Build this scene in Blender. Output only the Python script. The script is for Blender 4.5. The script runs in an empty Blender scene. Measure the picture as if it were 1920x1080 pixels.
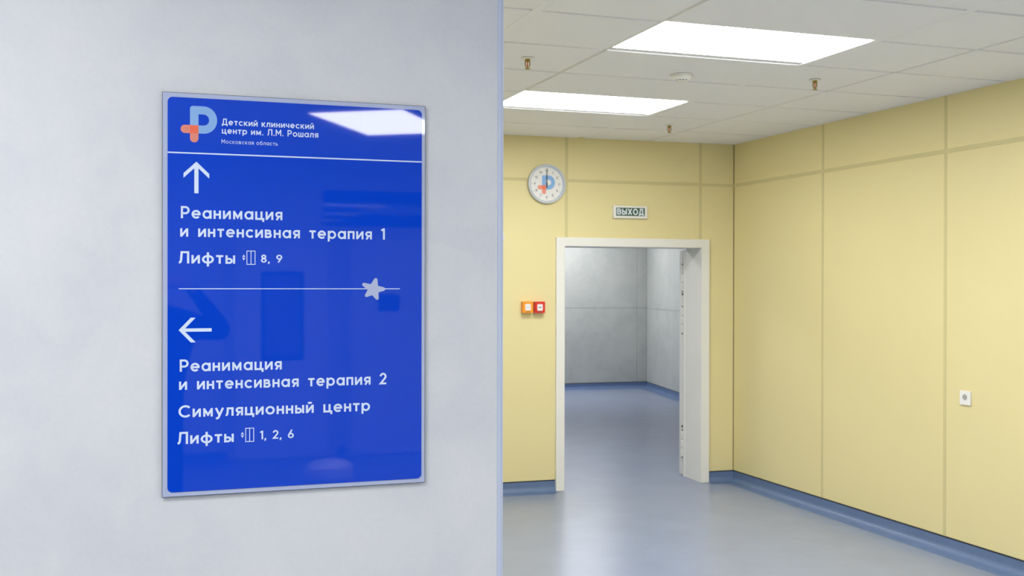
import bpy, bmesh, math, random
from mathutils import Vector, Matrix
random.seed(4)
S = bpy.context.scene
COL = S.collection
PI = math.pi

# ------------------------------------------------------------------ camera
EYE = 1.597
yaw, pitch, roll = math.radians(19.1185), math.radians(-0.2074), math.radians(0.098)
F0 = Vector((math.sin(yaw), math.cos(yaw), 0)); R0 = Vector((math.cos(yaw), -math.sin(yaw), 0)); U0 = Vector((0, 0, 1))
F1 = F0*math.cos(pitch) + U0*math.sin(pitch); U1 = -F0*math.sin(pitch) + U0*math.cos(pitch)
R2 = R0*math.cos(roll) + U1*math.sin(roll); U2 = -R0*math.sin(roll) + U1*math.cos(roll)
cam_data = bpy.data.cameras.new('camera'); cam = bpy.data.objects.new('camera', cam_data); COL.objects.link(cam)
M = Matrix.Identity(4)
for i, v in enumerate((R2, U2, -F1)):
    for j in range(3): M[j][i] = v[j]
M[2][3] = EYE
cam.matrix_world = M
cam_data.sensor_width = 36; cam_data.lens = 2041.4/1920*36
cam_data.clip_start = 0.005; cam_data.clip_end = 100
cam_data.dof.use_dof = True; cam_data.dof.focus_distance = 2.62; cam_data.dof.aperture_fstop = 11
S.camera = cam
# ------------------------------------------------------------------ world, exposure
W = bpy.data.worlds.new('world'); S.world = W; W.use_nodes = True
W.node_tree.nodes['Background'].inputs[0].default_value = (.8, .85, .9, 1)
W.node_tree.nodes['Background'].inputs[1].default_value = 0.05
S.view_settings.view_transform = 'Standard'
try: S.view_settings.look = 'None'
except Exception: pass
S.view_settings.gamma = 1; S.view_settings.use_curve_mapping = False
S.view_settings.exposure = 0.17
LAMP = 18.5            # emission strength of every diffuser
LAMP_COL = (1.0, 1.0, 1.0)

# ------------------------------------------------------------------ materials
def srgb(r, g, b):
    f = lambda c: (c/255/12.92) if c/255 <= .04045 else ((c/255+.055)/1.055)**2.4
    return (f(r), f(g), f(b), 1)
def mat(name, col, rough=.5, spec=.5, metal=0, noise=None, bump=None, emit=None, coat=0):
    """noise=(scale, amount, detail) varies the colour; bump=(scale, strength)"""
    m = bpy.data.materials.new(name); m.use_nodes = True
    nt = m.node_tree; b = nt.nodes['Principled BSDF']
    b.inputs['Base Color'].default_value = col; b.inputs['Roughness'].default_value = rough
    b.inputs['Specular IOR Level'].default_value = spec; b.inputs['Metallic'].default_value = metal
    if coat: b.inputs['Coat Weight'].default_value = coat; b.inputs['Coat Roughness'].default_value = .02
    tc = nt.nodes.new('ShaderNodeTexCoord')
    if noise:
        n = nt.nodes.new('ShaderNodeTexNoise'); n.inputs['Scale'].default_value = noise[0]; n.inputs['Detail'].default_value = noise[2]
        n.inputs['Roughness'].default_value = .62
        r = nt.nodes.new('ShaderNodeMapRange'); r.inputs[1].default_value = .3; r.inputs[2].default_value = .7
        r.inputs[3].default_value = 1-noise[1]; r.inputs[4].default_value = 1+noise[1]
        mx = nt.nodes.new('ShaderNodeVectorMath'); mx.operation = 'SCALE'; mx.inputs[0].default_value = col[:3]
        nt.links.new(tc.outputs['Object'], n.inputs['Vector']); nt.links.new(n.outputs['Fac'], r.inputs[0])
        nt.links.new(r.outputs[0], mx.inputs['Scale']); nt.links.new(mx.outputs[0], b.inputs['Base Color'])
    if bump:
        n2 = nt.nodes.new('ShaderNodeTexNoise'); n2.inputs['Scale'].default_value = bump[0]; n2.inputs['Detail'].default_value = 3
        bp = nt.nodes.new('ShaderNodeBump'); bp.inputs['Strength'].default_value = bump[1]; bp.inputs['Distance'].default_value = .002
        nt.links.new(tc.outputs['Object'], n2.inputs['Vector']); nt.links.new(n2.outputs['Fac'], bp.inputs['Height'])
        nt.links.new(bp.outputs[0], b.inputs['Normal'])
    if emit:
        b.inputs['Emission Color'].default_value = (*emit[0], 1); b.inputs['Emission Strength'].default_value = emit[1]
    return m
def concrete(name, base, light, warm, amt=1.0):
    m = bpy.data.materials.new(name); m.use_nodes = True
    nt = m.node_tree; b = nt.nodes['Principled BSDF']; N = nt.nodes.new; L = nt.links.new
    tc = N('ShaderNodeTexCoord')
    n1 = N('ShaderNodeTexNoise'); n1.inputs['Scale'].default_value = 2.6; n1.inputs['Detail'].default_value = 6; n1.inputs['Roughness'].default_value = .55
    n1.inputs['Distortion'].default_value = .5
    n2 = N('ShaderNodeTexNoise'); n2.inputs['Scale'].default_value = 7.5; n2.inputs['Detail'].default_value = 5; n2.inputs['Distortion'].default_value = .8
    n3 = N('ShaderNodeTexNoise'); n3.inputs['Scale'].default_value = 90; n3.inputs['Detail'].default_value = 3
    for n in (n1, n2, n3): L(tc.outputs['Object'], n.inputs['Vector'])
    r1 = N('ShaderNodeMapRange'); r1.inputs[1].default_value = .38; r1.inputs[2].default_value = .64
    r2 = N('ShaderNodeMapRange'); r2.inputs[1].default_value = .46; r2.inputs[2].default_value = .7; r2.inputs[4].default_value = .45*amt
    m1 = N('ShaderNodeMix'); m1.data_type = 'RGBA'; m1.inputs[6].default_value = base; m1.inputs[7].default_value = light
    m2 = N('ShaderNodeMix'); m2.data_type = 'RGBA'; m2.inputs[7].default_value = warm
    L(n1.outputs['Fac'], r1.inputs[0]); L(r1.outputs[0], m1.inputs[0]); L(n2.outputs['Fac'], r2.inputs[0]); L(r2.outputs[0], m2.inputs[0])
    L(m1.outputs[2], m2.inputs[6])
    r3 = N('ShaderNodeMapRange'); r3.inputs[1].default_value = .3; r3.inputs[2].default_value = .7; r3.inputs[3].default_value = .985; r3.inputs[4].default_value = 1.015
    L(n3.outputs['Fac'], r3.inputs[0]); sc = N('ShaderNodeVectorMath'); sc.operation = 'SCALE'
    L(m2.outputs[2], sc.inputs[0]); L(r3.outputs[0], sc.inputs['Scale']); L(sc.outputs[0], b.inputs['Base Color'])
    b.inputs['Roughness'].default_value = .55; b.inputs['Specular IOR Level'].default_value = .3
    return m
YEL = (.775, .69, .37, 1)
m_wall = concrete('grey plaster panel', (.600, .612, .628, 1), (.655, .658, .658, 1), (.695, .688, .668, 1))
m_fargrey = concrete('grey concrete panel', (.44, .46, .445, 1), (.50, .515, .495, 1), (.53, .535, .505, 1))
m_yel = mat('yellow wall panel', YEL, .5, .35, noise=(1.2, .012, 2))
m_joint = mat('olive joint strip', (.64, .575, .30, 1), .5, .3)
m_dark = mat('olive backing', (.33, .28, .13, 1), .9, .1)
m_tile = mat('white ceiling tile', (.885, .895, .94, 1), .8, .2, noise=(160, .02, 3))
m_grid = mat('grey ceiling grid', (.74, .75, .76, 1), .55, .3)
m_lampframe = mat('grey lamp frame', (.55, .56, .57, 1), .4)
m_lamp = mat('lamp diffuser', (.9, .9, .9, 1), .5, emit=(LAMP_COL, LAMP))
m_floor = mat('grey blue vinyl floor', (.25, .293, .41, 1), .27, .5, noise=(3.0, .05, 7), bump=(40, .04))
m_cove = mat('blue vinyl skirting', (.118, .182, .335, 1), .36, .5, noise=(9, .06, 4))
m_cap = mat('black joint line', (.02, .02, .03, 1), .5)
m_white = mat('white painted metal', (.80, .80, .77, 1), .4, .4)
m_leaf = mat('white door leaf', (.74, .75, .74, 1), .4, .4)
m_hinge = mat('pale painted hinge', (.74, .74, .72, 1), .35, .5)
m_alu = mat('pale aluminium trim', (.52, .57, .68, 1), .4, .5)
m_blue = mat('glossy blue face', (.002, .051, .54, 1), .025, .5)
m_plate = mat('glossy pale grey plate', (.42, .47, .62, 1), .03, .5)
m_edge = mat('dark plate edge', (.05, .06, .09, 1), .3)
m_print = mat('white print under gloss', (.66, .76, .88, 1), .03, .5)
m_star = mat('grey print under gloss', (.44, .49, .66, 1), .03, .5)
m_lblue = mat('light blue print', (.25, .43, .72, 1), .03, .5)
m_org = mat('salmon print', (.74, .25, .18, 1), .03, .5)
m_org2 = mat('orange print', (.86, .16, .08, 1), .03, .5)
m_clkrim = mat('silver grey clock rim', (.58, .62, .68, 1), .35, .6)
m_face = mat('white clock face', (.82, .82, .82, 1), .4)
m_ink = mat('dark ink', (.05, .05, .055, 1), .5)
m_black = mat('black metal hand', (.01, .01, .012, 1), .4)
m_cblue = mat('clock blue print and glint', (.24, .46, .80, 1), .5)
m_cor1 = mat('clock coral print', (.85, .30, .22, 1), .5)
m_cor2 = mat('clock orange print', (.88, .20, .11, 1), .5)
m_green = mat('dark green sign film', (.012, .075, .035, 1), .3)
m_exitl = mat('pale exit letters', (.72, .80, .90, 1), .4)
m_plastic = mat('white plastic', (.82, .82, .80, 1), .35)
m_sock = mat('grey socket recess', (.42, .42, .42, 1), .4)
m_orange = mat('orange plastic', (.95, .33, .02, 1), .3)
m_red = mat('red plastic', (.68, .022, .018, 1), .3)
m_label = mat('white label', (.8, .8, .82, 1), .4)
m_brass = mat('aged brass', (.33, .23, .05, 1), .35, .5, metal=.8)
m_bulb = mat('red glass bulb', (.75, .10, .04, 1), .1)
m_hole = mat('dark slot', (.06, .065, .07, 1), .7)
m_cloth = mat('dark jacket cloth', (.02, .021, .026, 1), .9, .2, noise=(30, .1, 3))
m_trou = mat('dark trousers cloth', (.016, .018, .026, 1), .9, .2)
m_skin = mat('skin', (.55, .34, .25, 1), .5)
m_hair = mat('dark brown hair', (.02, .014, .01, 1), .6)
m_shoe = mat('black shoe leather', (.012, .012, .012, 1), .5)
m_glassd = mat('dark window glass', (.02, .03, .035, 1), .05)
m_pane = mat('grey blind behind glass', (.16, .17, .18, 1), .1)
m_rdoor = mat('light grey door', (.55, .56, .56, 1), .5)
m_room = mat('mid grey wall paint', (.50, .52, .53, 1), .6, .3)

# ------------------------------------------------------------------ mesh helpers
class MB:
    def __init__(s): s.v = []; s.f = []
    def add(s, vs, fs):
        n = len(s.v); s.v += [tuple(p) for p in vs]; s.f += [tuple(i+n for i in q) for q in fs]; return s
    def box(s, x0, x1, y0, y1, z0, z1):
        v = [(x, y, z) for x in (x0, x1) for y in (y0, y1) for z in (z0, z1)]
        return s.add(v, [(0,1,3,2), (4,6,7,5), (0,4,5,1), (2,3,7,6), (0,2,6,4), (1,5,7,3)])
    def prism(s, poly, a, b, axis='z'):
        """poly of 2-D points extruded from a to b; axis z: (x,y); axis y: (x,z); axis x: (y,z)"""
        P = {'z': lambda p, t: (p[0], p[1], t), 'y': lambda p, t: (p[0], t, p[1]), 'x': lambda p, t: (t, p[0], p[1])}[axis]
        n = len(poly)
        return s.add([P(p, a) for p in poly] + [P(p, b) for p in poly],
                     [tuple(range(n))[::-1], tuple(range(n, 2*n))] + [(i, (i+1) % n, n+(i+1) % n, n+i) for i in range(n)])
    def flat(s, poly, y):
        return s.add([(p[0], y, p[1]) for p in poly], [tuple(range(len(poly)))])
    def lathe(s, prof, c=(0, 0, 0), axis='z', seg=32, a0=0):
        """prof: (r, t) along the axis, closed at r=0 ends"""
        n0 = len(s.v); rings = []
        for r, t in prof:
            ring = []
            for k in range(seg if r > 1e-6 else 1):
                a = a0+2*PI*k/seg; p = (r*math.cos(a), r*math.sin(a))
                q = {'z': (p[0], p[1], t), 'y': (p[0], t, p[1]), 'x': (t, p[0], p[1])}[axis]
                ring.append(len(s.v)); s.v.append((q[0]+c[0], q[1]+c[1], q[2]+c[2]))
            rings.append(ring)
        for A, B in zip(rings, rings[1:]):
            for k in range(seg):
                a1, a2 = A[k % len(A)], A[(k+1) % len(A)]; b1, b2 = B[k % len(B)], B[(k+1) % len(B)]
                q = []
                for i in (a1, a2, b2, b1):
                    if i not in q: q.append(i)
                if len(q) > 2: s.f.append(tuple(q))
        return s
    def ribbon(s, pts, hw, y, closed=False, tf=lambda x, z: (x, z)):
        """flat stroke through 2-D points with mitred corners"""
        pts = [p for i, p in enumerate(pts) if i == 0 or math.dist(p, pts[i-1]) > 1e-6]
        n = len(pts); L = []; R = []
        for i in range(n):
            p = pts[i]
            a = pts[i-1] if (i or closed) else None; b = pts[(i+1) % n] if (i < n-1 or closed) else None
            def nrm(u, v):
                d = math.dist(u, v); return (-(v[1]-u[1])/d, (v[0]-u[0])/d)
            if a is None: m = nrm(p, b); k = 1
            elif b is None: m = nrm(a, p); k = 1
            else:
                n1, n2 = nrm(a, p), nrm(p, b); m = (n1[0]+n2[0], n1[1]+n2[1]); l = math.hypot(*m) or 1
                m = (m[0]/l, m[1]/l); k = 1/max(.35, m[0]*n1[0]+m[1]*n1[1])
            L.append(tf(p[0]+m[0]*hw*k, p[1]+m[1]*hw*k)); R.append(tf(p[0]-m[0]*hw*k, p[1]-m[1]*hw*k))
        v = [(p[0], y, p[1]) for p in L] + [(p[0], y, p[1]) for p in R]
        fs = [(i, (i+1) % n, n+(i+1) % n, n+i) for i in range(n if closed else n-1)]
        return s.add(v, fs)
    def mesh(s, name, smooth=False):
        me = bpy.data.meshes.new(name); me.from_pydata(s.v, [], s.f)
        bm = bmesh.new(); bm.from_mesh(me); bmesh.ops.recalc_face_normals(bm, faces=bm.faces); bm.to_mesh(me); bm.free()
        if smooth:
            for p in me.polygons: p.use_smooth = True
            try: me.set_sharp_from_angle(angle=math.radians(35))
            except Exception: pass
        return me
    def build(s, name, m, parent=None, smooth=False, bevel=0, faceneg=False):
        me = s.mesh(name, smooth); me.materials.append(m)
        if faceneg:     # flat print: every face looks towards -y
            bm = bmesh.new(); bm.from_mesh(me)
            for f in bm.faces:
                f.normal_update()
                if f.normal.y > 0: f.normal_flip()
            bm.to_mesh(me); bm.free()
        o = bpy.data.objects.new(name, me); COL.objects.link(o)
        if parent: o.parent = parent
        if bevel:
            b = o.modifiers.new('bevel', 'BEVEL'); b.width = bevel; b.segments = 2; b.limit_method = 'ANGLE'
        return o
def arc(cx, cy, rx, ry, a0, a1, n=None):
    n = n or max(4, int(abs(a1-a0)/12))
    return [(cx+rx*math.cos(math.radians(a0+(a1-a0)*i/n)), cy+ry*math.sin(math.radians(a0+(a1-a0)*i/n))) for i in range(n+1)]
def rrect(x0, x1, z0, z1, r, n=6):
    return arc(x1-r, z1-r, r, r, 0, 90, n)+arc(x0+r, z1-r, r, r, 90, 180, n)+arc(x0+r, z0+r, r, r, 180, 270, n)+arc(x1-r, z0+r, r, r, 270, 360, n)
def thing(name, label, cat, loc=(0, 0, 0), rz=0, group=None):
    o = bpy.data.objects.new(name, None); COL.objects.link(o); o.empty_display_size = .05
    o.location = loc; o.rotation_euler = (0, 0, rz); tag(o, label, cat, group); return o
def tag(o, label, cat, group=None):
    o['label'] = label; o['category'] = cat
    if group: o['group'] = group
    return o
def struct(o): o['kind'] = 'structure'; return o
def place(o, loc, rz=0): o.location = loc; o.rotation_euler = (0, 0, rz); return o
def dup(root, loc, label):
    r = root.copy(); COL.objects.link(r); r.location = loc; r['label'] = label
    for ch in list(root.children):
        c = ch.copy(); COL.objects.link(c); c.parent = r
        for g in list(ch.children):
            d = g.copy(); COL.objects.link(d); d.parent = c
    return r

# ------------------------------------------------------------------ lettering: strokes per glyph (cap height 1, x-height .70)
H = .082
def circ(cx, cy, r, ry=None): return ('c', arc(cx, cy, r, ry or r, 0, 360, 30)[:-1])
def L(*p): return ('l', list(p))
def A_(*a): return ('l', arc(*a))
X7 = .70
G = {
 'н': (.56, [L((.07, 0), (.07, X7)), L((.49, 0), (.49, X7)), L((.07, .36), (.49, .36))]),
 'и': (.60, [L((.07, 0), (.07, X7)), L((.53, 0), (.53, X7)), L((.09, .07), (.51, .63))]),
 'м': (.76, [L((.10, 0), (.10, X7)), L((.66, 0), (.66, X7)), L((.10, .63), (.38, .16), (.66, .63))]),
 'ц': (.66, [L((.07, X7), (.07, .07), (.63, .07), (.63, -.17)), L((.49, 0), (.49, X7))]),
 'п': (.56, [L((.07, 0), (.07, .63), (.49, .63), (.49, 0))]),
 'т': (.54, [L((0, .63), (.54, .63)), L((.27, 0), (.27, .63))]),
 'е': (.68, [('l', [(.07, .35), (.60, .35)]+arc(.34, .35, .27, .28, 10, 318))]),
 'а': (.68, [circ(.33, .35, .265, .28), L((.61, 0), (.61, X7))]),
 'я': (.56, [('l', [(.49, 0), (.49, .63), (.26, .63)]+arc(.26, .465, .18, .165, 90, 270)+[(.49, .30)]), L((.30, .30), (.10, 0))]),
 'с': (.60, [A_(.34, .35, .27, .28, 42, 318)]),
 'в': (.56, [('l', [(.07, 0), (.07, .63), (.30, .63)]+arc(.30, .50, .13, .13, 90, -90)+[(.07, .37)]), ('l', [(.30, .37)]+arc(.31, .22, .17, .15, 90, -90)+[(.07, .07)])]),
 'р': (.68, [L((.07, -.24), (.07, X7)), circ(.35, .35, .265, .28)]),
 'ы': (.70, [('l', [(.07, X7), (.07, .07), (.28, .07)]+arc(.28, .235, .17, .165, -90, 90)+[(.07, .40)]), L((.63, 0), (.63, X7))]),
 'ь': (.54, [('l', [(.07, X7), (.07, .07), (.28, .07)]+arc(.28, .235, .17, .165, -90, 90)+[(.07, .40)])]),
 'ф': (.86, [L((.43, -.24), (.43, .94)), circ(.43, .35, .36, .28)]),
 'у': (.62, [L((.05, X7), (.33, .08)), ('l', [(.59, X7), (.30, .02), (.24, -.12), (.16, -.17), (.05, -.17)])]),
 'л': (.60, [('l', [(0, .07), (.06, .07), (.11, .11), (.14, .22), (.17, .63), (.53, .63), (.53, 0)])]),
 'о': (.70, [circ(.35, .35, .28)]),
 'к': (.56, [L((.07, 0), (.07, X7)), L((.07, .35), (.22, .35), (.50, X7)), L((.20, .37), (.53, 0))]),
 'ч': (.54, [('l', [(.07, X7), (.07, .42)]+arc(.21, .42, .14, .14, 180, 270)+[(.47, .28)]), L((.47, 0), (.47, X7))]),
 'ш': (.80, [L((.07, X7), (.07, .07), (.73, .07), (.73, X7)), L((.40, 0), (.40, X7))]),
 'б': (.68, [circ(.35, .33, .27), ('l', arc(.36, .40, .30, .42, 185, 105)+[(.58, .93)])]),
 'д': (.70, [L((.08, -.17), (.08, .07), (.63, .07), (.63, -.17)), L((.16, .07), (.23, .63), (.54, .63), (.54, .07))]),
 'Р': (.66, [('l', [(.08, 0), (.08, .93), (.34, .93)]+arc(.34, .675, .25, .255, 90, -90)+[(.08, .42)])]),
 'Л': (.76, [('l', [(0, .07), (.08, .08), (.14, .16), (.17, .35), (.21, .93), (.68, .93), (.68, 0)])]),
 'С': (.88, [A_(.50, .5, .43, .43, 44, 316)]),
 'М': (.86, [L((.08, 0), (.08, 1)), L((.78, 0), (.78, 1)), L((.08, .95), (.43, .35), (.78, .95))]),
 'Д': (.84, [L((.06, -.17), (.06, .07), (.78, .07), (.78, -.17)), L((.17, .07), (.26, .93), (.66, .93), (.66, .07))]),
 'Т': (.66, [L((0, .93), (.66, .93)), L((.33, 0), (.33, .93))]),
 'В': (.68, [('l', [(.08, .04), (.08, .93), (.36, .93)]+arc(.36, .73, .20, .20, 90, -90)+[(.08, .53)]), ('l', [(.36, .53)]+arc(.38, .30, .23, .23, 90, -90)+[(.08, .07)])]),
 'Ы': (.86, [('l', [(.08, 1), (.08, .07), (.32, .07)]+arc(.32, .32, .22, .25, -90, 90)+[(.08, .57)]), L((.78, 0), (.78, 1))]),
 'Х': (.74, [L((.06, 0), (.68, 1)), L((.68, 0), (.06, 1))]),
 'О': (.86, [circ(.43, .5, .36, .43)]),
 '1': (.34, [L((.26, 0), (.26, 1)), L((.26, .93), (.03, .80))]),
 '2': (.60, [('l', arc(.30, .69, .22, .24, 175, -35)+[(.09, .07), (.58, .07)])]),
 '3': (.60, [('l', arc(.29, .73, .19, .20, 150, -90)), ('l', arc(.29, .30, .22, .23, 90, -150))]),
 '4': (.66, [L((.48, 0), (.48, .98), (.06, .26), (.62, .26))]),
 '5': (.60, [('l', [(.52, .93), (.15, .93), (.11, .55)]+arc(.29, .33, .23, .26, 110, -150))]),
 '6': (.62, [circ(.31, .30, .24, .23), L((.11, .42), (.42, .98))]),
 '7': (.56, [L((.03, .93), (.50, .93), (.18, 0))]),
 '8': (.58, [circ(.29, .74, .18, .19), circ(.29, .28, .22, .21)]),
 '9': (.62, [circ(.31, .70, .24, .23), L((.51, .58), (.20, .02))]),
 '0': (.66, [circ(.33, .5, .26, .43)]),
 ',': (.20, [L((.13, .13), (.05, -.17))]),
 '.': (.18, [L((.09, 0), (.09, .15))]),
 ' ': (.30, []),
}
G['й'] = (.60, G['и'][1]+[('l', arc(.30, .98, .13, .13, 200, 340))])
def words(s, x0, x1, zb, cap, y, m, parent, hw=H, gap=.17, space=None, name='lettering'):
    """the same layout, one object per word"""
    k = 0
    for part in s.split(' '):
        text(MB(), s, x0, x1, zb, cap, y, hw, gap, space, only=(k, k+len(part))).build(name, m, parent, faceneg=True); k += len(part)+1
def text(mb, s, x0, x1, zb, cap, y, hw=H, gap=.17, space=None, zb1=None, only=None):
    """strokes of s between x0 and x1, baseline zb (zb1 at the right), cap height cap"""
    w = 0; ws = []
    for ch in s:
        g = G[ch][0] if ch != ' ' else (space if space is not None else .30)
        ws.append(w); w += g+gap
    w -= gap
    sx = (x1-x0)/w; zb1 = zb if zb1 is None else zb1
    for k, (ch, wx) in enumerate(zip(s, ws)):
        if only and not only[0] <= k < only[1]: continue
        def tf(a, b, wx=wx): 
            xx = (wx+a)*sx
            return (x0+xx, zb+(zb1-zb)*xx/(x1-x0)+b*cap)
        for j, (kind, pts) in enumerate(G[ch][1]):
            mb.ribbon(pts, hw, y-j*.00006, closed=(kind == 'c'), tf=tf)
    return mb

# ================================================================== the setting
XR, YB, ZC, ZS, ZJ = 4.604, 7.775, 2.732, .082, 2.399
AB = -.0367; ANG_B = math.atan(AB)
ASG = -.0067; YS = 2.54; ANG_S = math.atan(ASG)
XE = .853                                    # free end of the grey wall
X0R, Y0R = -3.0, -5.0                        # hidden rear corner of the hall
yb = lambda x: YB+AB*(x-XR)

# floor
struct(MB().box(X0R-.2, 9, Y0R-.2, 15.8, -.12, 0).build('floor', m_floor))
# ceiling: upper slab (the grid level) with hanging tiles as parts
CT = struct(MB().box(X0R-.2, 9, Y0R-.2, 15.8, ZC+.0075, ZC+.2).build('ceiling', m_grid))
MB().box(X0R, XR, Y0R, 1.822, ZC, ZC+.012).build('plaster_field', m_tile, CT)
MB().box(X0R, XE, 1.846, YS, ZC, ZC+.012).build('plaster_field', m_tile, CT)
XL_, XA_, XC_, XB_ = 1.578, 2.157, 3.272, 3.845
Y0 = 4.240
cols = [(XE+.005, XL_-.022), (XL_+.022, XA_-.012), (XA_+.012, XC_-.022), (XC_+.022, XB_-.010), (XB_+.010, XR-.002)]
rows = [(Y0+.6*k+.012, Y0+.6*(k+1)-.012) for k in range(-4, 5)]
cache = {}
lampcells = {(2, 4): 'a', (2, 7): 'b', (2, 1): 'c'}
for i, (a, b) in enumerate(cols):
    for j, (c, d) in enumerate(rows):
        if (i, j) in lampcells: continue
        key = i
        if key not in cache:
            cache[key] = MB().box(-(b-a)/2, (b-a)/2, -.288, .288, 0, .011).mesh('ceiling_tile'); cache[key].materials.append(m_tile)
        o = bpy.data.objects.new('ceiling_tile', cache[key]); COL.objects.link(o); o.parent = CT
        o.location = ((a+b)/2, (c+d)/2, ZC+random.choice((0, 0, .0006, .0012)))
    c = Y0+.6*5+.012
    MB().prism([(a, c), (b, c), (b, yb(b)-.004), (a, yb(a)-.004)], ZC, ZC+.011).build('ceiling_tile', m_tile, CT)
for x in (XL_, XC_):
    MB().box(x-.0215, x+.0215, 1.846, 7.76, ZC+.0006, ZC+.011).build('ceiling_rail', m_tile, CT)

# --- grey wall carrying the sign
wl = struct(MB().box(X0R, XE-.012, 0, .12, 0, ZC+.01).build('wall_left', m_wall)); place(wl, (0, YS, 0), ANG_S)
o = struct(MB().box(XE-.0125, XE, -.0015, .014, 0, ZC).build('trim_1', m_alu, bevel=.0008)); place(o, (0, YS, 0), ANG_S)
MB().box(XE-.002, XE+.0015, -.003, .030, 0, ZC).build('trim_lip', m_alu, o)
# hall side of the grey wall (yellow), seen only from the side
struct(MB().box(XE-.12, XE-.004, YS+.03, 7.95, 0, ZC+.01).build('wall_hall', m_yel))

# --- back wall with door opening, local frame: x along the wall from the corner, front = -y
DX0, DX1, DZ = 3.137, 4.301, 1.890            # clear opening
LX = lambda x: (x-XR)/math.cos(ANG_B)          # world x -> local x
def W_(o): return place(o, (XR, YB, 0), ANG_B)
T = .27
wb = MB(); wb.box(LX(.75), LX(DX0)-.021, .006, T, 0, ZC+.01); wb.box(LX(DX1)+.021, .02, .006, T, 0, ZC+.01); wb.box(LX(DX0)-.021, LX(DX1)+.021, .006, T, DZ+.021, ZC+.01)
wb = W_(struct(wb.build('wall_back', m_dark)))
xj = [LX(.80), LX(.87), LX(2.014), LX(3.158), LX(4.301), -.002]
def panel(poly, parent, name='wall_panel', m=None): return MB().prism(poly, -.002, .006, 'y').build(name, m or m_yel, parent, bevel=.001)
g = .004
for a, b in zip(xj[:-1], xj[1:]):
    a2, b2 = a+g, b-g
    panel([(a2, ZJ+g), (b2, ZJ+g), (b2, ZC+.007), (a2, ZC+.007)], wb)
    if b == xj[3]:   # notched round the door head
        n = LX(3.11); panel([(a2, .07), (n, .07), (n, 1.93), (b2, 1.93), (b2, ZJ-g), (a2, ZJ-g)], wb)
    elif b == xj[4]: panel([(a2, 1.92), (b2, 1.92), (b2, ZJ-g), (a2, ZJ-g)], wb)
    elif b == xj[5]: panel([(LX(4.335), .07), (b2, .07), (b2, ZJ-g), (a2, ZJ-g), (a2, 1.93), (LX(4.335), 1.93)], wb)
    else: panel([(a2, .07), (b2, .07), (b2, ZJ-g), (a2, ZJ-g)], wb)
JW = .012
for x in xj[1:5]:
    z0 = 1.94 if x in xj[3:5] else .07
    MB().box(x-JW, x+JW, -.0045, .004, z0, ZJ-.012).build('joint_strip', m_joint, wb, bevel=.001)
    MB().box(x-JW, x+JW, -.0045, .004, ZJ+.012, ZC+.007).build('joint_strip', m_joint, wb, bevel=.001)
for a, b in zip(xj[:-1], xj[1:]):
    MB().box(a, b, -.005, .004, ZJ-.012, ZJ+.012).build('joint_strip', m_joint, wb, bevel=.001)

# --- right wall, local frame rotated -90 deg: local x = -world y, front = -y local = -x world
LR = lambda y: -(y-YB)                          # world y -> local x
wr = MB().box(-.02, LR(Y0R), .006, .15, 0, ZC+.01).build('wall_right', m_dark)
wr = place(struct(wr), (XR, YB, 0), -PI/2)
sp = 6.5625-5.3283
yj = [.002, LR(6.5625), LR(5.3283)] + [LR(5.3283-sp*k) for k in range(1, 9)]
for a, b in zip(yj[:-1], yj[1:]):
    panel([(a+g, ZJ+g), (b-g, ZJ+g), (b-g, ZC+.007), (a+g, ZC+.007)], wr)
    panel([(a+g, .07), (b-g, .07), (b-g, ZJ-g), (a+g, ZJ-g)], wr)
    MB().box(a, b, -.005, .004, ZJ-.013, ZJ+.013).build('joint_strip', m_joint, wr, bevel=.001)
    MB().box(b-JW, b+JW, -.0045, .004, .07, ZJ-.013).build('joint_strip', m_joint, wr, bevel=.001)
    MB().box(b-JW, b+JW, -.0045, .004, ZJ+.013, ZC+.007).build('joint_strip', m_joint, wr, bevel=.001)

# --- coved skirting
def cove(name, x0, x1, loc, rz, m0=0, m1=0, d=.115):
    """m0/m1: how much the front of the profile is drawn in at each end (inside corner mitre)"""
    prof = [(.0, ZS), (-.005, ZS), (-.006, .05)]+[(-.046+.04*math.cos(math.radians(t)), .042-.040*math.sin(math.radians(t))) for t in range(0, 91, 10)]+[(-d+.01, .0016), (-d, .0004), (0, .0002)]
    mb = MB(); n = len(prof)
    v = [(x0-y*m0, y, z) for y, z in prof]+[(x1+y*m1, y, z) for y, z in prof]
    mb.add(v, [tuple(range(n)), tuple(range(n, 2*n))[::-1]]+[(i, (i+1) % n, n+(i+1) % n, n+i) for i in range(n)])
    o = place(struct(mb.build(name, m_cove, smooth=True)), loc, rz)
    MB().box(x0, x1, -.0066, .001, ZS-.001, ZS+.0065).build('cap_line', m_cap, o)
    return o
cove('baseboard_back', LX(XE), LX(3.068), (XR, YB, 0), ANG_B)
cove('baseboard_corner', LX(4.372), 0, (XR, YB, 0), ANG_B, 0, 1)
cove('baseboard_right', 0, LR(Y0R), (XR, YB, 0), -PI/2, 1, 0)

# --- door frame and open leaf
dr = thing('door_1', 'x', 'door'); del dr['label']; del dr['category']; struct(dr); W_(dr)
cf = MB(); o0, o1, i0, i1, oz = LX(3.068), LX(4.372), LX(DX0), LX(DX1), 1.958
cf.prism([(o0, .001), (i0, .001), (i0, DZ), (i1, DZ), (i1, .001), (o1, .001), (o1, oz), (o0, oz)], -.028, .0, 'y')
cf.build('casing', m_white, dr, bevel=.0025)
MB().box(i1, i1+.02, 0, T-.002, .001, DZ).build('jamb', m_white, dr, bevel=.001)
MB().box(i0-.02, i0, 0, T-.002, .001, DZ).build('jamb', m_white, dr, bevel=.001)
MB().box(i0-.02, i1+.02, 0, T-.002, DZ, DZ+.02).build('head_jamb', m_white, dr, bevel=.001)
MB().box(i1-.006, i1+.03, T-.002, T+.022, .001, DZ-.01).build('rebate_lip', m_white, dr, bevel=.002)
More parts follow.
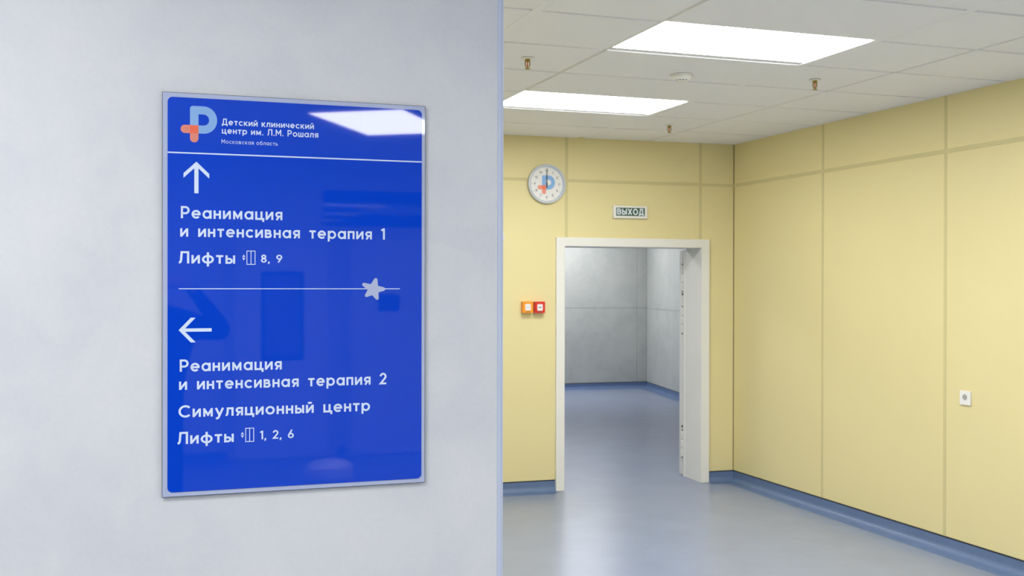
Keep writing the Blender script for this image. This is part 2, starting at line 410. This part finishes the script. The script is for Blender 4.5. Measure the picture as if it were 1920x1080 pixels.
lf = MB().box(i1+.004, i1+1.12, T+.052, T+.112, .012, DZ-.012).build('door_leaf', m_leaf, dr, bevel=.002)
def hinge(zc, h):
    x, y = i1-.006, T+.038
    for k in range(3):      # three knuckles with open seams between them
        z0, z1 = zc-h/2+k*h/3+.002, zc-h/2+(k+1)*h/3-.002
        hb = MB().lathe([(0, z0), (.0105, z0), (.0115, z0+.002), (.0115, z1-.002), (.0105, z1), (0, z1)], (x, y, 0), seg=14)
        hb.box(x, i1+.006, *((T+.0225, T+.034) if k % 2 else (T+.042, T+.0515)), z0, z1)
        hb.build('hinge', m_hinge, lf, smooth=True)
    MB().lathe([(0, zc-h/2-.006), (.0075, zc-h/2-.006), (.0075, zc+h/2+.006), (0, zc+h/2+.006)], (x, y, 0), seg=12).build('hinge_pin', m_hole, lf)
for zc in (1.65, 1.30, .272): hinge(zc, .22)
for z in (1.515, .415):
    MB().lathe([(0, 0), (.009, 0), (.009, .012), (0, .012)], (i1-.003, T+.05, z), 'x', 12).build('door_stud', m_hole, lf)

# --- room beyond the door
XF, YF = 7.518, 15.3; sl = (15.356-15.3)/(6.183-7.518); ANG_F = math.atan(sl)
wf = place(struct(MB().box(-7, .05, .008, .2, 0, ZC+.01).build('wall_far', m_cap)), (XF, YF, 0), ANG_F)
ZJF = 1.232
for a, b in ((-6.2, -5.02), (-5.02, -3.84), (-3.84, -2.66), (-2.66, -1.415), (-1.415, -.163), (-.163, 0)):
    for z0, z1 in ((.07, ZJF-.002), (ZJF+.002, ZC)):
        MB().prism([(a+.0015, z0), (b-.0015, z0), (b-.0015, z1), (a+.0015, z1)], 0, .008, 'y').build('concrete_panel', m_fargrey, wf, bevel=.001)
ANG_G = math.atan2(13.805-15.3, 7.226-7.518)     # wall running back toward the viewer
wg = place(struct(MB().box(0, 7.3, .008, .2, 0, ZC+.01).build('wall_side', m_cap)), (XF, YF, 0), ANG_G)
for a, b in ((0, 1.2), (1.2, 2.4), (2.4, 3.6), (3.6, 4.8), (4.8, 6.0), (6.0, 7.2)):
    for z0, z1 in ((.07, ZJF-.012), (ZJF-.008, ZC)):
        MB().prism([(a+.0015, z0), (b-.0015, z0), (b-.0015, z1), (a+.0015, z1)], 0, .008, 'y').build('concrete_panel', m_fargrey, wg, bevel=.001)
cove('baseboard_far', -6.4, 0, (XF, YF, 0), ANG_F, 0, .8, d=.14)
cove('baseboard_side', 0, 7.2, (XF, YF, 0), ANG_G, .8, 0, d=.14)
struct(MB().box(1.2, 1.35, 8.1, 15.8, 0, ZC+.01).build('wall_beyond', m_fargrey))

# --- rear of the hall, seen only as reflections in the sign
struct(MB().box(X0R-.15, X0R, Y0R, YS+.1, 0, ZC+.01).build('wall_west', m_room))
wrr = struct(MB().box(X0R-.15, XR+.15, Y0R-.15, Y0R, 0, ZC+.01).build('wall_rear', m_room))
for a, b in ((0, 1.80), (2.86, 2.94), (3.92, 7.6)): cove('baseboard_rear', a, b, (XR, Y0R, 0), PI)
def reardoor(name, xa, xb, window):
    d = struct(place(bpy.data.objects.new(name, None), ((xa+xb)/2, Y0R, 0), PI)); COL.objects.link(d); w = (xb-xa)/2
    MB().prism([(-w-.06, .001), (-w, .001), (-w, 2.03), (w, 2.03), (w, .001), (w+.06, .001), (w+.06, 2.09), (-w-.06, 2.09)], -.03, 0, 'y').build('casing', m_sock, d)
    lf = MB().box(-w+.003, w-.003, -.016, -.001, .01, 2.027).build('door_leaf', m_rdoor, d)
    if window:
        MB().prism(rrect(-.19, .19, .90, 1.71, .03), -.020, -.0165, 'y').build('vision_frame', m_glassd, lf)
        MB().prism(rrect(-.155, .155, .94, 1.67, .02), -.0225, -.0205, 'y').build('vision_panel', m_pane, lf)
    MB().lathe([(0, -.05), (.012, -.05), (.012, -.017), (0, -.017)], (w-.08, 0, 1.0), 'y', 12).box(w-.20, w-.07, -.055, -.043, .99, 1.01).build('door_handle', m_hinge, lf)
    return d
reardoor('door_2', .74, 1.60, True)
dd = reardoor('door_3', 1.80, 2.74, False)
MB().box(.02, .22, -.019, -.0165, 1.34, 1.50).build('notice', m_glassd, dd)

# ================================================================== things
# --- ceiling lights
def lamp(loc, w, d, label, rz=0, drop=0):
    t = thing('ceiling_light', label, 'light', loc, rz, 'recessed ceiling light panels')
    fr = MB(); e = .006
    fr.prism([(-w/2-e, -d/2-e), (w/2+e, -d/2-e), (w/2+e, d/2+e), (-w/2-e, d/2+e)], .0068, .0074, 'z')
    fr.build('frame', m_lampframe, t)
    MB().box(-w/2, w/2, -d/2, d/2, .0064, .0067).build('diffuser', m_lamp, t)
    return t
LW, LD = 1.075, .550
lamp(((XA_+XC_)/2, Y0+.288, ZC), LW, LD, 'square white ceiling light panel nearer the camera, above the smoke detector side')
lamp(((XA_+XC_)/2, Y0+.288+1.8, ZC), LW, LD, 'white ceiling light panel farther away, partly hidden behind the grey wall')
lamp(((XA_+XC_)/2, Y0+.288-1.8, ZC), LW, LD, 'white ceiling light panel out of view above the picture')
ang = math.atan2(-.924, .578)
cx, cy = 1.027+.545*.53+.33*.848, -2.246-.545*.848+.33*.53
lamp((cx, cy, ZC-.008), 1.09, .66, 'white ceiling light panel mirrored in the top right of the blue sign', ang, 0)
for x, y, l in ((2.72, .7, 'white ceiling light panel in the hall just right of the camera'), (-.85, -.6, 'added fill light panel out of view left of the camera, before the grey wall'),
                (-.85, 1.2, 'added fill light panel out of view close to the grey wall, left of the sign'), (3.6, -2.6, 'added fill light panel out of view at the rear right of the hall'),
                (-1.2, -3.4, 'added fill light panel out of view at the rear left of the hall')):
    lamp((x, y, ZC-.008), 1.1, .57, l)  # hall row panel first, then unseen fill panels added to brighten the grey wall
for x, y, l in ((3.0, 9.6, 'added fill light panel just beyond the doorway, hidden by the door head'),
                (6.0, 14.45, 'added unseen fill light panel before the far grey wall, next to its corner'),
                (4.4, 14.45, 'added unseen fill light panel before the middle of the far grey wall')):
    lamp((x, y, ZC-.001), 1.1, .57, l)  # unseen panels added to brighten the far room and its walls

# --- wayfinding sign
sg = thing('wayfinding_sign', 'large glossy blue directory sign with white arrows and lettering on the grey wall', 'sign', (0, YS, 0), ANG_S)
PX0, PX1, PZ0, PZ1 = .0574, .6562, 1.1225, 2.0217
MB().box(PX0, PX1, -.009, -.0005, PZ0, PZ1).build('plate_edge', m_edge, sg)
MB().box(PX0+.0011, PX1-.0011, -.0097, -.0092, PZ0+.0011, PZ1-.0011).build('plate', m_plate, sg)
MB().prism(rrect(.0690, .6470, 1.1330, 2.0110, .011), -.0108, -.0101, 'y').build('blue_panel', m_blue, sg)
YP = -.0112
MB().box(.0690, .6470, YP, YP+.0003, 1.8862, 1.8892).build('divider_line', m_print, sg)
MB().box(.0928, .5941, YP, YP+.0003, 1.5845, 1.5863).build('divider_line', m_print, sg)
def lettering(lines, hw=H, m=None):
    for s_, x0, x1, zb, cap, *r in lines: words(s_, x0, x1, zb, cap, YP, m or m_print, sg, hw=hw, **(r[0] if r else {}))
lettering([('Реанимация', .0972, .3192, 1.7422, .0268)])
lettering([('и интенсивная терапия 1', .0961, .5577, 1.7013, .0265, dict(space=.46))])
lettering([('Лифты', .0928, .2142, 1.6418, .0268)])
lettering([('8, 9', .2717, .3192, 1.6450, .0178, dict(space=.40, gap=.14))], hw=.08)
lettering([('Реанимация', .0950, .3181, 1.4008, .0268)])
lettering([('и интенсивная терапия 2', .0939, .5621, 1.3603, .0265, dict(space=.46))])
lettering([('Симуляционный центр', .0928, .5224, 1.2988, .0268, dict(space=.46))])
lettering([('Лифты', .0905, .2115, 1.2395, .0268)])
lettering([('1, 2, 6', .2695, .3457, 1.2427, .0195, dict(space=.40, gap=.14))], hw=.08)
lettering([('Детский клинический', .1855, .3909, 1.9537, .0143), ('центр им. Л.М. Рошаля', .1855, .4009, 1.9345, .0143)], hw=.082)
lettering([('Московская область', .1844, .3092, 1.9121, .0095)], hw=.055)
def lifticon(x0, x1, z0, z1, tx, tz):
    mb = MB(); w = .0008
    mb.ribbon([(x0+w, z0+w), (x1-w, z0+w), (x1-w, z1-w), (x0+w, z1-w)], w, YP, closed=True)
    mb.ribbon([((x0+x1)/2, z0), ((x0+x1)/2, z1)], w, YP-.0001)
    a, b = .0035, .0056
    mb.flat([(tx-a, tz+.0011), (tx+a, tz+.0011), (tx, tz+.0011+b)], YP); mb.flat([(tx-a, tz-.0011), (tx, tz-.0011-b), (tx+a, tz-.0011)], YP)
    mb.build('lift_symbol', m_print, sg, faceneg=True)
lifticon(.2396, .2593, 1.6398, 1.6718, .2335, 1.6562)
lifticon(.2372, .2566, 1.2380, 1.2700, .2308, 1.2545)
ar = MB(); xc = .1303
ar.flat([(xc-.0045, 1.7985), (xc+.0045, 1.7985), (xc+.0045, 1.858), (xc-.0045, 1.858)], YP)
ar.flat([(xc, 1.8690), (xc-.0276, 1.8425), (xc-.0276, 1.8322), (xc, 1.8585)], YP-.0001)
ar.flat([(xc, 1.8690), (xc, 1.8585), (xc+.0276, 1.8322), (xc+.0276, 1.8425)], YP-.0001)
ar.build('arrow', m_print, sg, faceneg=True)
ar = MB(); zc = 1.4932
ar.flat([(.0975, zc-.0037), (.1634, zc-.0037), (.1634, zc+.0037), (.0975, zc+.0037)], YP)
ar.flat([(.0925, zc), (.1185, zc+.0276), (.1290, zc+.0276), (.1028, zc)], YP-.0001)
ar.flat([(.0925, zc), (.1028, zc), (.1290, zc-.0276), (.1185, zc-.0276)], YP-.0001)
ar.build('arrow', m_print, sg, faceneg=True)
# star with rounded tips
tips = [(.5372, 1.6105), (.5043, 1.5972), (.5112, 1.5672), (.5410, 1.5595), (.5590, 1.5849)]
cxs, czs = sum(p[0] for p in tips)/5, sum(p[1] for p in tips)/5
pts = []
for k in range(5):
    tx, tz = tips[k]; d = math.hypot(tx-cxs, tz-czs); a = math.atan2(tz-czs, tx-cxs)
    r = .0040; c0 = ((tx-r*math.cos(a)), (tz-r*math.sin(a)))
    pts += [(c0[0]+r*math.cos(a+math.radians(t)), c0[1]+r*math.sin(a+math.radians(t))) for t in (-75, -45, -15, 15, 45, 75)]
    nx, nz = tips[(k+1) % 5]; mx, mz = (tx+nx)/2-cxs, (tz+nz)/2-czs; l = math.hypot(mx, mz)
    pts.append((cxs+mx/l*.0138, czs+mz/l*.0138))
star = MB()
for i in range(len(pts)): star.add([(cxs, YP-.0003, czs), (pts[i][0], YP-.0003, pts[i][1]), (pts[(i+1) % len(pts)][0], YP-.0003, pts[(i+1) % len(pts)][1])], [(0, 1, 2)])
so = star.build('star', m_star, sg, faceneg=True); so['label'] = 'pale grey five pointed star with rounded tips'
# logo: letter P and plus
def logo(parent, x, z, k, y, mp, ma, mo):
    """origin = lower left of the P stem; k = stem width"""
    out = [(x, z+k)]+[(x, z+2.93*k)]+arc(x+.35*k, z+3.14*k-.35*k+.22*k, .35*k, .35*k, 180, 90, 5)
    top = z+3.36*k-.35*k+.0*k
    bowl_o = arc(x+1.9*k-.3*k, z+1.68*k, 1.62*k, 1.68*k, 90, -90, 22)
    out = arc(x+.35*k, z+3.01*k, .35*k, .35*k, 180, 90, 5)+bowl_o
    mb = MB(); inn_x = x+k
    hole = arc(x+1.58*k, z+1.68*k, .66*k, .68*k, 90, -90, 22)
    mb.add([(x+k, y, z+k)]+[(x+k, y, z+3.36*k), (x, y, z+k)]+[(p[0], y, p[1]) for p in arc(x+.35*k, z+3.01*k, .35*k, .35*k, 90, 180, 5)], [(0, 1, 3, 4, 5, 6, 7, 8, 2)])
    mb.add([(x+k, y, z+3.36*k), (x+1.6*k, y, z+3.36*k), (x+1.6*k, y, z+2.36*k), (x+k, y, z+2.36*k)], [(0, 1, 2, 3)])
    mb.add([(x+k, y, z+k), (x+1.6*k, y, z+k), (x+1.6*k, y, z), (x+k, y, z)], [(0, 1, 2, 3)])
    n = 23; v = [(p[0], y, p[1]) for p in bowl_o]+[(p[0]+.02*k, y, p[1]) for p in hole]
    mb.add(v, [(i, i+1, n+i+1, n+i) for i in range(n-1)])
    a = mb.build('logo_letter', mp, parent, faceneg=True)
    mb = MB()
    mb.flat([(x, z), (x, z+k)]+arc(x-.62*k, z+.5*k, .48*k, .5*k, 90, 270, 12), y)
    mb.flat([(x, z), (x+k, z)][::-1]+arc(x+.5*k, z-.62*k, .5*k, .48*k, 180, 360, 12), y)
    mb.build('logo_cross', ma, parent, faceneg=True)
    MB().flat([(x, z), (x+k, z), (x+k, z+k), (x, z+k)], y).build('logo_square', mo, parent, faceneg=True)
logo(sg, .1165, 1.9320, .0182, YP, m_lblue, m_org, m_org2)

# --- wall clock
ck = thing('wall_clock', 'round white wall clock with silver rim showing twelve, above left of the doorway', 'clock', (2.990, yb(2.990), 2.366), ANG_B)
R = .152
MB().lathe([(0, -.003), (R*.97, -.003), (R, -.010), (R, -.030), (R*.985, -.036), (R*.93, -.038), (R*.865, -.028), (R*.86, -.018), (0, -.018)], axis='y', seg=64).build('rim', m_clkrim, ck, smooth=True)
MB().lathe([(0, -.020), (R*.862, -.020), (R*.862, -.0185), (0, -.0185)], axis='y', seg=64).build('clock_face', m_face, ck)
MB().ribbon(arc(0, 0, R*.865, R*.865, 100, -45, 40), .0014, -.0290).build('rim_glint', m_cblue, ck, faceneg=True)  # painted blue arc stands in for a reflection in the rim
for k in range(12):
    mb = MB(); a = PI/2-k*PI/6; r0, r1 = R*.745, R*.81
    mb.ribbon([(r0*math.cos(a), r0*math.sin(a)), (r1*math.cos(a), r1*math.sin(a))], .0009, -.0208)
    mb.build('hour_mark', m_ink, ck, faceneg=True)
mb = MB()
for k in range(1, 13):
    a = PI/2-k*PI/6; s_ = str(k); w = .0125*(1.75 if k > 9 else 1); cap = .0185; x = R*.635*math.cos(a); z = R*.655*math.sin(a)
    if k == 1: w = .006
    text(MB(), s_, x-w/2, x+w/2, z-cap/2, cap, -.0208, hw=.07, gap=.14).build('numeral', m_ink, ck, faceneg=True)
logo(ck, -.038, -.043, .0325, -.0212, m_cblue, m_cor1, m_cor2)
MB().prism([(-.0035, -.030), (.0035, -.030), (.0028, .085), (-.0028, .085)], -.0255, -.0245, 'y').build('hour_hand', m_black, ck)
MB().prism([(-.0028, -.030), (.0028, -.030), (.0016, .118), (-.0016, .118)], -.028, -.027, 'y').build('minute_hand', m_black, ck)
MB().lathe([(0, -.030), (.006, -.030), (.006, -.021), (0, -.021)], axis='y', seg=16).build('hub', m_black, ck)

# --- exit sign
ex = thing('exit_sign', 'small white framed green sign reading exit in Russian above the doorway', 'sign', (3.683, yb(3.683), 2.164), ANG_B)
MB().box(-.144, .144, -.028, -.003, -.049, .049).build('housing', m_plastic, ex, bevel=.003)
MB().box(-.121, .121, -.0292, -.0282, -.030, .033).build('green_panel', m_green, ex)
text(MB(), 'ВЫХОД', -.113, .110, -.0205, .046, -.0296, hw=.115, gap=.20).build('lettering', m_exitl, ex, faceneg=True)

# --- fire and evacuation call points
def callpoint(name, x, zc, label, m, mlab):
    t = thing(name, label, 'alarm button', (x, yb(x), zc), ANG_B)
    MB().prism(rrect(-.041, .041, -.044, .044, .004), -.045, -.003, 'y').build('housing', m, t, bevel=.003)
    MB().prism(rrect(-.041, .041, -.044, .044, .004, 3), -.050, -.0455, 'y').build('cover', m, t, bevel=.002)
    MB().prism(rrect(-.022, .022, -.025, .025, .008), -.0515, -.0501, 'y').build('button_plate', m_label, t)
    mk = MB(); mk.box(-.015, -.004, -.0521, -.0516, -.0012, .0022).box(.004, .015, -.0521, -.0516, -.0012, .0022)
    if mlab: mk.box(-.004, .004, -.0521, -.0516, -.004, .005)
    mk.build('button_mark', m_green if mlab else m_sock, t)
    MB().box(-.018, .018, -.0512, -.0501, -.037, -.033).build('slot', m_hole if mlab else m_brass, t)
    return t
callpoint('alarm_button', 2.832, 1.421, 'orange manual call point box on the yellow wall, left of the red one', m_orange, False)
callpoint('alarm_button', 2.928, 1.419, 'red manual call point box on the yellow wall beside the doorway', m_red, True)

# --- round fixture half hidden by the grey wall
rf = tag(MB().lathe([(0, -.058), (.02, -.057), (.04, -.048), (.053, -.032), (.058, -.012), (.06, -.003), (0, -.003)], axis='y', seg=32).build('wall_fixture', m_plastic, smooth=True),
         'white round domed wall fixture peeping out from behind the grey wall edge', 'wall fixture')
place(rf, (2.600, yb(2.600), 1.952), ANG_B)

# --- socket on the right wall
sk = thing('wall_socket', 'white square power socket low on the right yellow wall', 'socket', (XR, 5.150, .935), -PI/2)
MB().prism(rrect(-.043, .043, -.042, .042, .004), -.013, -.003, 'y').build('cover_plate', m_plastic, sk, bevel=.002)
MB().lathe([(.021, -.0131), (.0215, -.0145), (.0195, -.0145), (.0185, -.0131)], (0, 0, .004), 'y', 32).build('socket_rim', m_plastic, sk, smooth=True)
MB().lathe([(0, -.0136), (.0185, -.0136), (.0185, -.0131), (0, -.0131)], (0, 0, .004), 'y', 32).build('socket_well', m_sock, sk)
for dx in (-.0095, .0095):
    MB().lathe([(0, -.0142), (.003, -.0142), (.003, -.0137), (0, -.0137)], (dx, 0, .004), 'y', 12).build('contact_hole', m_hole, sk)

# --- smoke detector
sd = thing('smoke_detector', 'white round smoke detector on a ceiling tile behind the nearer light panel', 'smoke detector', (2.800, 5.275, ZC))
MB().lathe([(0, -.0005), (.062, -.0005), (.064, -.003), (.062, -.009), (0, -.009)], seg=40).build('base', m_plastic, sd, smooth=True)
MB().lathe([(0, -.0095), (.053, -.0095), (.049, -.021), (.043, -.027), (.039, -.030), (0, -.030)], seg=40).build('body', m_plastic, sd, smooth=True)
MB().lathe([(0, -.0395), (.028, -.0395), (.037, -.0375), (.038, -.035), (0, -.035)], seg=40).build('cap', m_plastic, sd, smooth=True)
MB().lathe([(0, -.0349), (.034, -.0349), (.034, -.0301), (0, -.0301)], seg=32).build('sensing_chamber', m_hole, sd)
mb = MB()
for k in range(12):
    a = 2*PI*k/12; ca, sa = math.cos(a), math.sin(a)
    mb.prism([(.034*ca-.0025*sa, .034*sa+.0025*ca), (.038*ca-.0025*sa, .038*sa+.0025*ca), (.038*ca+.0025*sa, .038*sa-.0025*ca), (.034*ca+.0025*sa, .034*sa-.0025*ca)], -.0352, -.0300)
mb.build('ribs', m_plastic, sd)

# --- sprinklers
sp0 = thing('sprinkler', 'small brass sprinkler head on the ceiling at left, next to the grey wall edge', 'sprinkler', (1.862, 5.140, ZC), 0, 'brass ceiling sprinklers')
MB().lathe([(0, -.0005), (.032, -.0005), (.034, -.002), (.030, -.005), (.014, -.007), (0, -.007)], seg=28).build('rosette', m_plastic, sp0, smooth=True)
MB().lathe([(0, -.006), (.0125, -.006), (.0135, -.013), (.0115, -.019), (.006, -.021), (0, -.021)], seg=12).build('nozzle', m_brass, sp0)
mb = MB()
for s_ in (-1, 1):
    P = [(s_*.0105, -.018), (s_*.0125, -.030), (s_*.0105, -.040), (s_*.004, -.048)]
    for p, q in zip(P, P[1:]): mb.prism([(p[0]-.0020, p[1]), (p[0]+.0020, p[1]), (q[0]+.0020, q[1]), (q[0]-.0020, q[1])], -.003, .003, 'y')
mb.lathe([(0, -.044), (.0045, -.044), (.0045, -.053), (0, -.053)], seg=10)
mb.build('yoke', m_brass, sp0)
MB().lathe([(0, -.022), (.0028, -.022), (.0034, -.032), (.0028, -.043), (0, -.043)], seg=12).build('bulb', m_bulb, sp0, smooth=True)
mb = MB().lathe([(0, -.0565), (.013, -.0565), (.0135, -.055), (.013, -.0535), (0, -.0535)], seg=16); mb.build('deflector', m_brass, sp0)
dup(sp0, (3.558, 5.150, ZC), 'small brass sprinkler head on the ceiling at right, below the nearer light panel end')
dup(sp0, (3.596, 6.960, ZC), 'small brass sprinkler head farthest away, near the yellow back wall')

# --- seen as reflections only: second sign, bin, photographer
s2 = thing('department_sign', 'blue door sign with white lettering mirrored faintly in the directory sign', 'sign', (2.22, Y0R, 0), PI)
MB().box(-.68, .68, -.014, -.003, 2.13, 2.46).build('panel', m_blue, s2)
text(MB(), 'Телемедицина', -.58, .36, 2.245, .135, -.0146, hw=.07).build('lettering', m_print, s2, faceneg=True)
bn = thing('waste_bin', 'pale round pedal bin mirrored at the bottom of the blue sign', 'bin', (1.00, -1.15, 0))
MB().lathe([(0, .002), (.125, .002), (.13, .02), (.13, .50), (0, .50)], seg=32).build('body', m_room, bn, smooth=True)
MB().lathe([(0, .502), (.138, .502), (.142, .52), (.135, .56), (.09, .59), (0, .60)], seg=32).build('lid', m_plastic, bn, smooth=True)

def person():
    V = []; E = []
    def v(p, r, par=None):
        V.append((Vector(p), r)); i = len(V)-1
        if par is not None: E.append((par, i))
        return i
    pel = v((0, -.36, .93), (.165, .125))
    wai = v((.05, -.37, 1.10), (.19, .14), pel); che = v((.07, -.37, 1.27), (.21, .14), wai); sho = v((.05, -.35, 1.40), (.14, .09), che)
    nk = v((.03, -.30, 1.475), (.055, .055), sho); jaw = v((0, -.265, 1.545), (.066, .075), nk); hd = v((0, -.275, 1.62), (.078, .09), jaw); v((0, -.285, 1.685), (.05, .06), hd)
    for s_, el, wr_, hn in ((1, (.375, -.28, 1.36), (.205, -.15, 1.585), (.130, -.105, 1.61)), (-1, (-.25, -.26, 1.20), (-.075, -.12, 1.47), (-.035, -.075, 1.515))):
        a = v((s_*.185+.04, -.355, 1.395), (.07, .07), sho); m_ = v(tuple((V[a][0]+Vector(el))*.5), (.055, .055), a)
        e = v(el, (.046, .046), m_); f = v(tuple(Vector(el).lerp(Vector(wr_), .5)), (.04, .04), e); w = v(wr_, (.027, .027), f); h = v(hn, (.030, .022), w)
        # five bent fingers round the camera body
        for k in range(5):
            if s_ > 0:
                b = (.092-.004*k, -.075, 1.640-.021*k) if k < 4 else (.075, -.120, 1.575)
                c = (.078, -.050, 1.644-.021*k) if k < 4 else (.058, -.125, 1.590)
                d = (.056, -.048, 1.642-.021*k) if k < 4 else (.046, -.126, 1.605)
            else:
                b = (-.055+.019*k, -.062, 1.520) if k < 4 else (-.05, -.10, 1.535)
                c = (-.052+.019*k, -.040, 1.532) if k < 4 else (-.048, -.085, 1.55)
                d = (-.046+.019*k, -.030, 1.548) if k < 4 else (-.044, -.075, 1.562)
            i1_ = v(b, (.0095,)*2, h); i2 = v(c, (.0088,)*2, i1_); v(d, (.0075,)*2, i2)
        hp = v((s_*.095, -.36, .86), (.105, .105), pel); kn = v((s_*.115, -.35, .50), (.066, .066), hp); an = v((s_*.125, -.38, .10), (.045, .045), kn)
        ft = v((s_*.13, -.33, .045), (.045, .04), an); v((s_*.145, -.22, .035), (.042, .030), ft)
    me = bpy.data.meshes.new('person'); me.from_pydata([p for p, r in V], E, []); me.update()
    o = bpy.data.objects.new('person', me); COL.objects.link(o)
    sk_ = o.modifiers.new('skin', 'SKIN'); 
    if not me.skin_vertices: 
        bm = bmesh.new(); bm.from_mesh(me); bm.verts.layers.skin.verify(); bm.to_mesh(me); bm.free()
    for i, (p, r) in enumerate(V):
        me.skin_vertices[0].data[i].radius = r if len(r) == 2 else (r[0], r[0]); me.skin_vertices[0].data[i].use_root = (i == 0)
    su = o.modifiers.new('sub', 'SUBSURF'); su.levels = 2; su.render_levels = 2
    dg = bpy.context.evaluated_depsgraph_get(); dg.update()
    nm = bpy.data.meshes.new_from_object(o.evaluated_get(dg)); o.modifiers.clear(); o.data = nm
    nm.materials.clear()
    for m in (m_cloth, m_trou, m_skin, m_shoe): nm.materials.append(m)
    for p in nm.polygons:
        p.use_smooth = True; c = p.center
        hand = (c.z > 1.44 and c.y > -.135)
        p.material_index = 3 if c.z < .09 else 1 if c.z < .88 else 2 if (c.z > 1.47 and abs(c.x) < .12) or hand else 0
    tag(o, 'person in dark jacket raising a camera to the face, mirrored darkly in the blue sign', 'person')
    MB().lathe([(0, .108), (.05, .10), (.085, .065), (.093, .02), (.09, -.02), (.080, -.045)], (0, -.295, 1.625), seg=24).build('hair', m_hair, o, smooth=True)
    for s_ in (-1, 1): MB().lathe([(0, -.008), (.018, -.006), (.022, .002), (0, .006)], (s_*.080, -.27, 1.60), 'x', 14).build('ear', m_skin, o, smooth=True)
    MB().prism([(-.190, 1.555), (-.150, 1.545), (-.140, 1.550), (-.175, 1.600)], -.010, .010, 'x').build('nose', m_skin, o)
    for s_ in (-1, 1): MB().lathe([(0, -.012), (.008, -.009), (.012, 0), (.008, .009), (0, .012)], (s_*.03, -.190, 1.615), 'z', 12).build('eye', m_face, o, smooth=True)
    MB().box(-.022, .022, -.193, -.185, 1.530, 1.537).build('mouth', m_red, o)
    return o
person()
cm = thing('photo_camera', 'black photo camera held at the face of the mirrored person', 'camera', (0, 0, EYE))
MB().prism(rrect(-.068, .068, -.045, .045, .010), -.125, -.075, 'y').prism([(-.028, .044), (.028, .044), (.018, .066), (-.018, .066)], -.12, -.08, 'y').build('body', m_black, cm, bevel=.003)
MB().lathe([(0, -.0745), (.036, -.0745), (.036, -.03), (.033, -.024), (0, -.024)], axis='y', seg=32).build('lens', m_black, cm, smooth=True)
